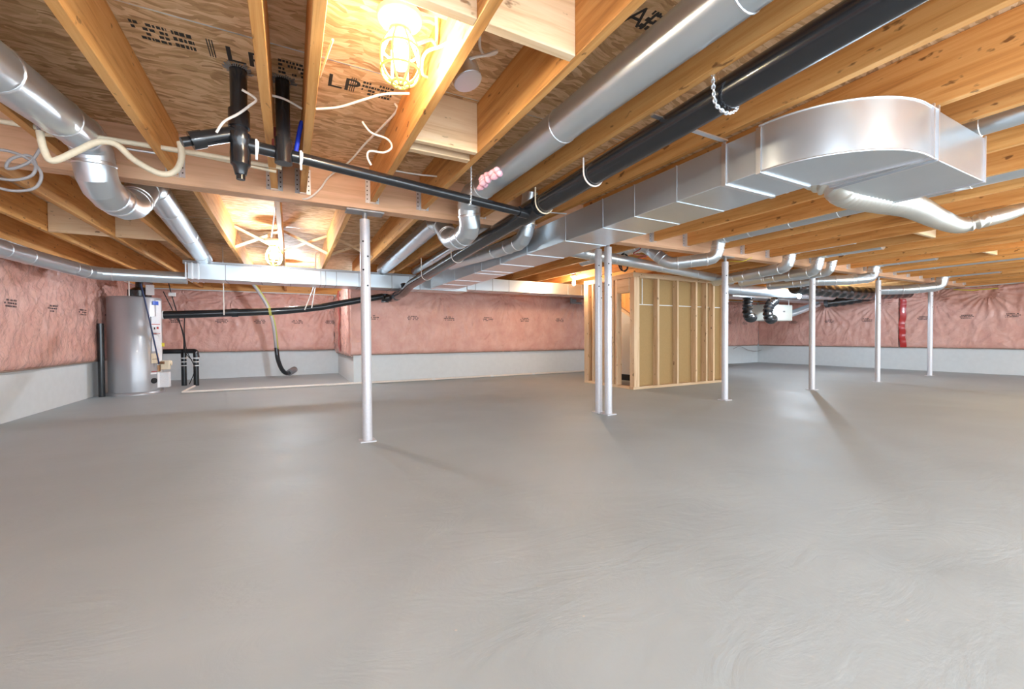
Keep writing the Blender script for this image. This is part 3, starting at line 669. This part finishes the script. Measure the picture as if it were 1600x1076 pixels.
for f_, l_ in ((.015, 'white clip round the branch drain next to its tee'), (.13, 'white clip round the branch drain by the blue pipe')):
    p = P0.lerp(P1, f_); u = (P1-P0).normalized()
    cl = MB().tube([p-u*.008, p+u*.008], .041, 14); cl.box((p.x-.006, p.y-.05, p.z-.09), (p.x+.006, p.y-.036, p.z+.03)); tag(cl.build('pipe_clip', 'white'), l_, 'clip')
# ================================================================ SMALL WATER LINES AND CABLES
def cable(name, pts, r, mat, label, cat='cable', n=8, closed=False):
    return tag(MB().tube(spline(pts, n), r, 8).build(name, mat, smooth=70), label, cat)
cable('water_line', [at(-30, 183, Y=3.62), at(0, 189, Y=3.62), at(150, 214, Y=3.62), at(300, 238, Y=3.62), at(440, 262, Y=3.62)], .016, 'cream', 'upper of two straight cream water lines crossing under the left joists', 'pipe')
cable('water_line', [at(60, 209, Y=3.66), at(190, 222, Y=3.66), at(330, 246, Y=3.66), at(432, 268, Y=3.66)], .013, 'cream', 'lower of two straight cream water lines crossing under the left joists', 'pipe')
cable('water_line', [at(62, 205, Y=3.47), at(68, 232, Y=3.47), at(82, 251, Y=3.47), at(120, 236, Y=3.47), at(152, 222, Y=3.47), at(182, 226, Y=3.47), at(210, 250, Y=3.47), at(250, 271, Y=3.47), at(274, 267, Y=3.47), at(284, 245, Y=3.47), at(281, 222, Y=3.47)], .019, 'cream', 'looping cream water line sagging below the left duct', 'pipe')
cable('grey_rod', [at(198, 232, Y=3.75), at(256, 241, Y=3.75)], .009, 'galvedge', 'short grey rod beside the left duct collar', 'rod')
cl = [at(65, 228, Y=3.7), at(50, 250, Y=3.7), at(25, 262, Y=3.7), at(10, 262, Y=3.7), at(18, 248, Y=3.7), at(45, 243, Y=3.7), at(56, 258, Y=3.7), at(48, 275, Y=3.7), at(15, 281, Y=3.7), at(-25, 270, Y=3.7), at(-30, 245, Y=3.7), at(0, 234, Y=3.7), at(40, 246, Y=3.7), at(64, 270, Y=3.7), at(55, 293, Y=3.7), at(20, 298, Y=3.7), at(-20, 288, Y=3.7)]
cable('coiled_cable', cl, .009, 'greycable', 'coiled grey cable hanging from the beam at the far left')
cable('dark_cable', [at(-20, 140, Y=3.3), at(10, 152, Y=3.3), at(40, 172, Y=3.35), at(60, 200, Y=3.5), at(65, 228, Y=3.65)], .009, 'greycable', 'thin grey cable rising left of the round duct')
zc = 2.55
cable('white_cable', [at(338, 207, Y=2.9), at(350, 190, Y=2.88), at(372, 178, Y=2.85), at(390, 165, Y=2.8), at(400, 155, Y=2.78), at(378, 140, Y=2.75)], .007, 'whitecable', 'white cable knotted beside the narrow joist above the tee')
cable('white_cable', [at(424, 149, Y=2.9), at(445, 155, Y=2.9), at(472, 170, Y=2.9)], .007, 'whitecable', 'short white cable between the two narrow joists')
cable('white_cable', [at(494, 170, Y=2.8), at(530, 167, Y=2.75), at(570, 155, Y=2.65), at(600, 147, Y=2.6), at(640, 146, Y=2.55)], .007, 'whitecable', 'white cable running from the narrow joist to below the caged bulb')
cable('white_cable', [at(617, 140, Y=2.9), at(617, 160, Y=2.95), at(620, 172, Y=3.0), at(600, 195, Y=3.2), at(570, 225, Y=3.5), at(545, 253, Y=3.8), at(515, 275, Y=4.1), at(500, 295, Y=4.12), at(480, 310, Y=4.12), at(455, 309, Y=4.3), at(432, 313, Y=4.6), at(428, 340, Y=5.4), at(424, 370, Y=6.3)], .008, 'whitecable', 'long white cable from the near caged bulb over the beam to the second bulb')
cable('white_cable', [at(566, 190, Y=2.95), at(580, 207, Y=2.95), at(605, 217, Y=2.95), at(612, 230, Y=2.98), at(600, 238, Y=3.0), at(578, 236, Y=3.0), at(574, 245, Y=3.0), at(580, 258, Y=3.0)], .007, 'whitecable', 'loose curly white cable end hanging over the branch drain')
cable('white_cable', [at(615, 266, Y=3.6), at(650, 272, Y=3.6), at(687, 276, Y=3.6)], .007, 'whitecable', 'thin white cable along the beam right of the caged bulb')
cable('white_cable', [at(650, 70, Y=1.95), at(673, 62, Y=2.0), at(682, 68, Y=2.05), at(682, 25, Y=2.0)], .008, 'whitecable', 'white cable looping from the caged bulb up to the floor')
cable('white_cable', [at(718, 30, Y=1.75), at(705, 60, Y=1.9), at(690, 72, Y=2.0), at(668, 80, Y=2.1), at(660, 95, Y=2.15), at(660, 115, Y=2.2), at(668, 121, Y=2.25)], .008, 'whitecable', 'white cable stapled to the joist right of the caged bulb')
for k_, (px, py) in enumerate(((1160, 409), )): cable('yellow_cable', [at(1140, 408, Y=4.3), at(1160, 408, Y=4.1), at(1175, 402, Y=4.1)], .006, 'yellow', 'short yellow cable end by the beam near the bent duct')
cable('yellow_cable', [at(1490, 452, X=15.28), at(1520, 453, X=15.28), at(1560, 450, X=15.28)], .012, 'yellow', 'yellow cable along the top of the right wall insulation', 'cable')
cable('yellow_cable', [at(520, 62, Y=2.0), at(510, 90, Y=2.2), at(500, 120, Y=2.5)], .005, 'cream', 'yellow cable running along the side of a narrow joist')
# ================================================================ LAMPS
def caged(x, y, ztop, key, label, cage=True, s=1.0, bar=None):
    t = thing('caged_lamp' if cage else 'bare_bulb_lamp', (x, y, ztop-.2), label, 'lamp')
    c = (x, y, ztop)
    if True:
        MB().lathe([(.055*s, .035*s), (.058*s, .09*s)], c, 16).build('junction_box', 'steel', t)
        
        if bar: MB().beam((bar[0], y, ztop+.095*s), (bar[1], y, ztop+.095*s), .03, .012).build('mounting_bar', 'steel', t)
        MB().lathe([(.03*s, -.035*s), (.05*s, -.025*s), (.066*s, 0), (.082*s, .006*s), (.088*s, .018*s), (.088*s, .032*s), (.078*s, .038*s)], c, 32).build('lampholder', 'porcelain', t, smooth=50)
    r = .036*s
    prof = [(.014*s, -.04*s), (.016*s, -.055*s), (.026*s, -.085*s), (.035*s, -.11*s), (r, -.135*s), (.033*s, -.16*s), (.022*s, -.178*s), (.008*s, -.186*s)]
    MB().lathe([(.0145*s, -.03*s), (.0145*s, -.045*s)], c, 12).build('bulb_base', 'galvedge', t)
    MB().lathe(prof, c, 14).build('bulb', emit(key), t, smooth=70)
    if cage:
        g = MB(); g.tube([(x+.036*s*math.cos(a), y+.036*s*math.sin(a), ztop-.038*s) for a in [2*math.pi*k/24 for k in range(25)]], .007*s, 8)
        pr = [(.036, -.035), (.052, -.06), (.072, -.10), (.080, -.14), (.076, -.19), (.052, -.228), (.014, -.245)]
        for k in range(8):
            a = 2*math.pi*k/8+.2; g.tube(spline([(x+q*s*math.cos(a), y+q*s*math.sin(a), ztop+z*s) for q, z in pr], 4), .0052*s, 6)
        for q, z in ((.0735, -.105), (.076, -.19), (.034, -.238)):
            g.tube([(x+q*s*math.cos(a), y+q*s*math.sin(a), ztop+z*s) for a in [2*math.pi*k/24 for k in range(25)]], .0052*s, 6)
        g.build('guard', 'cage', t)
    return t
lp = at(625, 37, Z=2.41)
caged(lp.x, lp.y, 2.41, 'near', 'yellow caged bulb hanging from the ceiling at the top of the photo', s=1.12, bar=(.143, .68))
caged(-.18, 6.6, 2.30, 'cool', 'caged bulb hanging from the joist in front of the cross duct', s=1.25, bar=(-.3, -.115))
caged(0.0, 9.9, 2.28, 'far', 'small bare bulb seen below the cross duct in front of the alcove', False, s=1.0, bar=(-.065, .525))
caged(5.50, 7.50, 2.30, 'warm', 'warm bare bulb beside the left end of the framed closet', False, bar=(5.085, 5.68))
caged(11.56, 6.10, 2.162, 'blue', 'very bright cool bare bulb in front of the plenum duct', False, s=1.2)
caged(9.2, .10, 2.22, 'yellow', 'yellowish bare bulb outside the frame at the right', False, bar=(8.9, 9.497))
caged(.95, -.8, 2.22, 'back', 'bare fill bulb added out of view right behind the camera', False, bar=(.73, 1.162))  # unseen bulb added to brighten the foreground floor and ceiling
caged(2.8, -1.4, 2.22, 'back', 'second bare fill bulb added out of view behind the camera, between the trunk joists', False, bar=(2.485, 3.185))  # another unseen bulb, added as fill light from behind
# hanging round electrical box
jc = at(728, 118, Z=2.44)
jb = thing('electrical_box', jc, 'round galvanised electrical box hanging on its white cable beside the joist', 'junction box')
ax = Vector((.25, -.25, -1)).normalized()
MB().tube([jc-ax*.05, jc+ax*.035], .080, 24).build('box_body', 'galvedge', jb)
MB().tube([jc+ax*.036, jc+ax*.039], .077, 24).build('cover_plate', 'galvedge', jb)
MB().tube(spline([jc-ax*.03, at(735, 92, Z=2.49), at(760, 86, Z=2.50), at(776, 80, Z=2.52), at(772, 84, Z=2.53), at(758, 86, Z=2.53), at(750, 74, Z=2.55), at(750, 50, Z=2.59)], 6), .008, 8).build('cable_tail', 'whitecable', jb, smooth=70)
# wire coil by the closet
mb = MB()
for k_ in range(5):
    mb.tube([at(975, 410, Y=4.9)+Vector((math.cos(a)*(.085+.006*k_)*.9, .02*math.sin(3*a+k_), math.sin(a)*(.125+.004*k_))) for a in [2*math.pi*j/28 for j in range(29)]], .006, 6)
mb.tube([at(975, 394, Y=4.9), (at(975, 394, Y=4.9).x, 4.9, ZJ)], .005, 6)
tag(mb.build('wire_coil', 'dark', smooth=70), 'small black wire coil hanging beside the pair of columns', 'coil')
cable('red_wire', [at(1000, 374, Y=4.5), at(1001, 388, Y=4.5), at(990, 396, Y=4.6), at(1010, 400, Y=4.6), at(998, 403, Y=4.6)], .008, 'redpipe', 'tangle of thin reddish wire above the wire coil')
# pink fluff
mb = MB(); fc = at(765, 280, Y=3.5)
for k_ in range(7):
    p = at(765, 278, X=1.2)+Vector((.012, 0, 0))+Vector((random.uniform(-.03, .03), random.uniform(-.15, .15), random.uniform(-.02, .03)))
    mb.tube(spline([p, p+Vector((.02, .05, .02)), p+Vector((-.01, .1, .0))], 4), [.012+.012*math.sin(i*.8)**2 for i in range(9)], 8)
tag(mb.build('insulation_scrap', 'pinkfluff', smooth=80), 'small scrap of pink insulation tucked by the joist near the round duct', 'insulation')
# ================================================================ FRAMED CLOSET
cz1 = 2.19; FY0, FY1 = 5.86, 5.98
SX0, SX1 = 5.65, 5.77
cl_f = thing('closet_front_wall', (7, 5.92, 0), 'front stud wall of the framed closet, brown board behind pale studs', 'stud wall')
MB().box((SX0, FY0, 0), (8.34, FY1, .05)).build('bottom_plate', 'studX', cl_f, bevel=.002)
MB().box((SX0, FY0, cz1-.09), (8.34, FY1, cz1)).build('top_plate', 'studX', cl_f, bevel=.002)
for x_, w_ in ((5.74, .13), (6.30, .05), (6.84, .05), (7.385, .05), (7.70, .05), (7.925, .05), (8.31, .05)):
    MB().box((x_-w_/2, FY0+.001, .05), (x_+w_/2, FY1-.001, cz1-.09)).build('stud', 'studZ', cl_f, bevel=.002)
MB().box((SX1, FY1, .03), (8.34, FY1+.018, 1.60)).build('lower_board', 'brownboard', cl_f)
MB().box((SX1, FY1, 1.612), (8.34, FY1+.018, cz1)).build('upper_board', 'brownboard', cl_f)
jt = MB().box((SX1, FY1-.006, 1.598), (8.34, FY1, 1.614)); jt.box((5.98, FY1-.006, 1.61), (5.998, FY1, 2.1)); jt.build('board_joint', 'white', cl_f)
cl_s = thing('closet_side_wall', (5.71, 6.7, 0), 'side stud wall of the framed closet with a door opening, behind the paired columns', 'stud wall')
MB().box((SX0, 6.30, 0), (SX1, 7.34, .05)).build('bottom_plate', 'studY', cl_s, bevel=.002)
MB().box((SX0+.001, FY1, 0), (SX1-.001, 6.30, .045)).build('threshold', 'studY', cl_s, bevel=.002)
MB().box((SX0, FY1+.001, cz1-.09), (SX1, 7.34, cz1)).build('top_plate', 'studY', cl_s, bevel=.002)
for y_, w_ in ((6.33, .05), (6.44, .05), (6.80, .05), (7.05, .05), (7.27, .14)):
    MB().box((SX0+.001, y_-w_/2, .05), (SX1-.001, y_+w_/2, cz1-.09)).build('stud', 'studZ', cl_s, bevel=.002)
MB().box((SX0, FY1+.001, 1.83), (SX1, 6.30, cz1-.1)).build('header', 'studY', cl_s, bevel=.002)
sk = MB(); sk.box((SX1+.001, 6.5, .05), (SX1+.016, 7.3, 2.1)); sk.build('inner_board', 'brownboard', cl_s)
# stair seen through the opening
stp = thing('stair_enclosure', (7.0, 7.6, 0), 'white stair side panel with a sloping trim seen through the closet opening', 'staircase')
def xprism(mb, poly, x0, x1):
    n = len(poly); vs = [(x0, y, z) for y, z in poly]+[(x1, y, z) for y, z in poly]
    return mb.add(vs, [tuple(range(n))[::-1], tuple(range(n, 2*n))]+[(i, (i+1) % n, n+(i+1) % n, n+i) for i in range(n)])
xprism(MB(), [(6.2, .14), (8.2, .14), (8.2, 2.05), (6.2, .95)], 6.72, 6.76).build('side_panel', 'drywall', stp)
xprism(MB(), [(6.2, .95), (8.2, 2.05), (8.2, 2.12), (6.2, 1.02)], 6.70, 6.74).build('sloping_trim', 'studY', stp)
xprism(MB(), [(6.2, 1.02), (8.2, 2.12), (8.2, 2.262), (6.2, 2.262)], 6.765, 6.785).build('upper_panel', 'woodZ', stp)
MB().box((6.72, 6.2, 0), (6.76, 8.2, .13)).build('kick_board', 'dark', stp)
MB().box((5.8, 8.1, 0), (8.3, 8.14, 2.2)).build('rear_panel', 'brownboard', stp) if False else None
# ================================================================ WATER HEATER
hx, hy = -2.53, 10.12; HR = .385
wh = thing('water_heater', (hx, hy, 0), 'tall grey cylindrical water heater standing in the left corner', 'water heater')
MB().lathe([(HR-.02, 0), (HR-.01, .03), (HR, .035), (HR, 1.74), (HR-.012, 1.765), (HR-.03, 1.77)], (hx, hy, 0), 64).build('tank_jacket', 'jacket', wh, smooth=40)
MB().lathe([(HR+.03, .0), (HR+.03, .012), (HR+.012, .05), (HR+.002, .055)], (hx, hy, 0), 64).build('base_rim', 'jacket', wh, smooth=50)
def arcpatch(name, a0, a1, z0, z1, mat, r=HR+.003, th=.003, parent=wh):
    mb = MB(); n = 10; vs = []
    for k_ in range(n+1):
        a = math.radians(a0+(a1-a0)*k_/n)
        for rr_, z in ((r, z0), (r, z1), (r+th, z1), (r+th, z0)): vs.append((hx+rr_*math.cos(a), hy+rr_*math.sin(a), z))
    fs = [(4*k_+j, 4*k_+(j+1) % 4, 4*(k_+1)+(j+1) % 4, 4*(k_+1)+j) for k_ in range(n) for j in range(4)]+[(0, 1, 2, 3), (4*n+3, 4*n+2, 4*n+1, 4*n)]
    return mb.add(vs, fs).build(name, mat, parent, smooth=40)
# directions: camera is towards -75 degrees; the right rim of the view is near -0
arcpatch('white_panel', -28, -6, .10, 1.72, 'label')
arcpatch('instruction_label', -42, -14, 1.12, 1.42, 'label', HR+.007)
arcpatch('instruction_label', -42, -22, .78, 1.08, 'label', HR+.007)
arcpatch('instruction_label', -44, -22, .56, .74, 'cream', HR+.007)
arcpatch('red_stripe', -42, -16, 1.27, 1.28, 'red', HR+.011)
arcpatch('red_stripe', -42, -16, 1.10, 1.11, 'red', HR+.011)
arcpatch('red_stripe', -44, -28, .40, .41, 'red', HR+.004)
arcpatch('small_label', -46, -30, .36, .39, 'label', HR+.003)
arcpatch('red_stripe', -42, -22, .63, .638, 'copper', HR+.011)
arcpatch('blue_sticker', -38, -20, 1.63, 1.70, 'bluelabel', HR+.009)
for z in (1.18,): 
    arcpatch('warning_symbol', -36, -33, 1.18, 1.22, 'ink', HR+.012)
    arcpatch('warning_symbol', -28, -22, 1.19, 1.23, 'red', HR+.012)
an = math.radians(-38); c = Vector((hx+HR*math.cos(an), hy+HR*math.sin(an), .24)); n_ = Vector((math.cos(an), math.sin(an), 0))
MB().tube([c, c+n_*.02], .05, 20).build('drain_cover', 'dark', wh)
an = math.radians(-12); c = Vector((hx+(HR+.07)*math.cos(an), hy+(HR+.07)*math.sin(an), .52))
gv = MB().box(c+Vector((-.06, -.05, -.09)), c+Vector((.07, .05, .08))); gv.tube([c+Vector((-.1, 0, .03)), c+Vector((.1, 0, .03))], .045, 12); gvo = gv.build('gas_valve', 'cream', wh, bevel=.008)
gv = MB(); gv.tube([c+Vector((-.09, -.06, -.0)), c+Vector((-.09, -.06, -.12))], .03, 10); gv.tube([c+Vector((-.12, -.06, .04)), c+Vector((.0, -.07, .04))], .025, 10); gv.build('valve_fitting', 'copper', gvo)
MB().box(c+Vector((-.14, -.04, -.42)), c+Vector((.06, .10, -.14))).build('burner_cover', 'label', wh, bevel=.006)
gl = [Vector((hx+.16, hy-.30, 2.0)), Vector((hx+.24, hy-.32, 1.6)), Vector((hx+.33, hy-.30, 1.0)), Vector((hx+.38, hy-.22, .55))]
MB().tube(spline(gl, 8), .012, 10).build('gas_hose', 'navy', wh, smooth=60)
bt = MB(); bt.lathe([(.10, 0), (.16, .02), (.17, .12), (.12, .17), (.07, .19)], (hx+.10, hy-.05, 1.77), 24); bt.box((hx-.05, hy-.2, 1.78), (hx+.22, hy+.02, 1.90)); bt.build('vent_blower', 'blackbag', wh, smooth=40)
bt = MB(); bt.tube(bend([(hx+.08, hy-.05, 1.92), (hx+.08, hy-.05, 2.07), (hx+.08, hy+.6, 2.1)], .06), .055, 16); bt.build('vent_pipe', 'abs', wh)
MB().tube([(hx-.02, hy-.22, 1.77), (hx-.02, hy-.22, 2.15)], .010, 10).build('water_riser', 'whitecable', wh)
MB().box((hx+.24, hy-.34, 1.80), (hx+.36, hy-.33, 1.98)).build('hang_tag', 'label', wh)
MB().box((hx+.38, hy-.05, .86), (hx+.42, hy+.01, .93)).build('yellow_tag', 'yellow', wh)
# tall black sleeve pipe between wall and heater
pt = at(156, 540, Y=10.3)
tag(MB().tube([(-2.925, 9.83, .0), (-2.925, 9.83, 1.28)], .045, 14).build('corner_pipe', 'abs'), 'black insulated pipe standing between the left wall and the water heater', 'pipe')
tag(MB().tube([(-2.9, 10.7, 1.6), (-2.92, 10.5, 2.15)], .03, 8).build('red_hose', 'red'), 'red tape strip hanging behind the top of the water heater', 'tape') if False else None
# standing pipes in the alcove
sp_ = thing('floor_drain_pipes', (-1.9, 11.2, 0), 'black pipes joined in an arch standing on the alcove floor', 'pipe')
p1 = at(288, 602, Z=0); p2 = at(307, 602, Z=0)
for p in (p1, p2):
    MB().tube([p, p+Vector((0, 0, .72))], .05, 14).build('standpipe', 'abs', sp_)
    for zz in (.42, .5, .58): MB().tube([p+Vector((0, 0, zz)), p+Vector((0, 0, zz+.02))], .054, 14).build('white_band', 'white', sp_)
MB().tube(bend([p1+Vector((-.75, -.05, .74)), p1+Vector((0, 0, .74)), p2+Vector((0, 0, .74)), p2+Vector((.02, 0, .6))], .05), .05, 14).build('cross_pipe', 'abs', sp_)
cable('black_wire', [at(263, 440, Y=9.6), at(268, 460, Y=9.6), at(280, 500, Y=9.8), at(287, 530, Y=10), at(286, 558, Y=10.4)], .008, 'dark', 'thin black wire hanging right of the water heater, joining the standing pipes')
cable('black_wire', [at(255, 455, Y=9.7), at(270, 485, Y=9.8), at(285, 515, Y=10), at(290, 550, Y=10.4), at(300, 562, Y=10.8)], .008, 'dark', 'second thin black wire crossing the first right of the water heater')
cable('black_wire', [at(289, 488, Y=10), at(288, 520, Y=10.2), at(292, 548, Y=10.6), at(304, 575, Y=10.9), at(296, 600, Y=11.0)], .008, 'dark', 'black wire hanging straight from the lower drain to the floor')
sw = MB().box(at(269, 460, Y=9.6)+Vector((-.05, -.02, -.03)), at(269, 460, Y=9.6)+Vector((.05, .02, .035))); tag(sw.build('wire_tag', 'white'), 'small white tag on the black wires right of the water heater', 'tag')
# hanging hose
hz = [at(396, 444, Y=11.6), at(404, 455, Y=11.6), at(418, 478, Y=11.6), at(427, 505, Y=11.6), at(432, 545, Y=11.7)]
ho = thing('hanging_hose', hz[0], 'grey and yellow striped hose hanging in the alcove with a black elbow end', 'hose')
MB().tube(spline(hz, 8), .042, 14).build('hose_sleeve', 'greycable', ho, smooth=60)
MB().tube(spline([h+Vector((.035, -.03, 0)) for h in hz], 8), .014, 8).build('yellow_stripe', 'olive', ho, smooth=60)
MB().tube(spline([at(432, 543, Y=11.7), at(434, 560, Y=11.7), at(440, 576, Y=11.8), at(448, 583, Y=11.9), at(458, 579, Y=12.3)], 6), .05, 14).build('black_end', 'abs', ho, smooth=60)
MB().tube([at(452, 582, Y=12.0), at(460, 577, Y=12.3)], .08, 16).build('end_elbow', 'steel', ho)
# white straps holding the lower drain
for a_, b_, l_ in (((349, 442), (350, 492), 'white strap hanging to the lower drain left of the hose'), ((491, 447), (476, 484), 'left white strap of the pair holding the lower drain'), ((493, 447), (487, 481), 'right white strap of the pair holding the lower drain')):
    tag(MB().tube([(at(*a_, Y=8.85).x+(at(*a_, Y=8.85).x-at(*b_, Y=8.85).x)*.2, 8.85, ZS), at(*a_, Y=8.85), at(*b_, Y=8.85)], .010, 6).build('pipe_strap', 'whitecable'), l_, 'strap')
# white pipe on the floor
fl_ = [at(304, 603, Z=.03), at(284, 613, Z=.03), Vector((1.0, 9.5, .03)), Vector((7.4, 9.5, .03))]
fl_[1] = Vector((fl_[1].x, 9.6, .03))
fpz = thing('condensate_pipe', fl_[1], 'thin white plastic pipe lying on the floor along the back wall', 'pipe')
MB().tube(fl_, .022, 10).build('pipe', 'whitecable', fpz, smooth=50)
for x_ in (2.9, 4.4, 5.6): MB().tube([(x_, 9.5, .03), (x_+.08, 9.5, .03)], .028, 10).build('coupling', 'white', fpz)
# wooden blocking above the alcove blanket
# valve by closet back wall
vb = at(905, 472, Y=9.40)
vb.y = 9.44
vv = MB().tube([vb+Vector((-.25, 0, .12)), vb+Vector((-.25, 0, -.02)), vb+Vector((.1, 0, -.02))], .03, 10); vv.tube([vb+Vector((-.25, 0, .05)), vb+Vector((-.1, 0, .05))], .045, 10)
tag(vv.build('shutoff_valve', 'steel'), 'small metal valve on the back wall just left of the framed closet', 'valve')
cable('wall_cable', [at(1146, 545, Y=9.45), at(1156, 541, Y=9.45), at(1170, 547, Y=9.45), at(1185, 548, Y=9.45), at(1198, 542, Y=9.45)], .010, 'greycable', 'thin cable drooping across the low wall near the right corner')
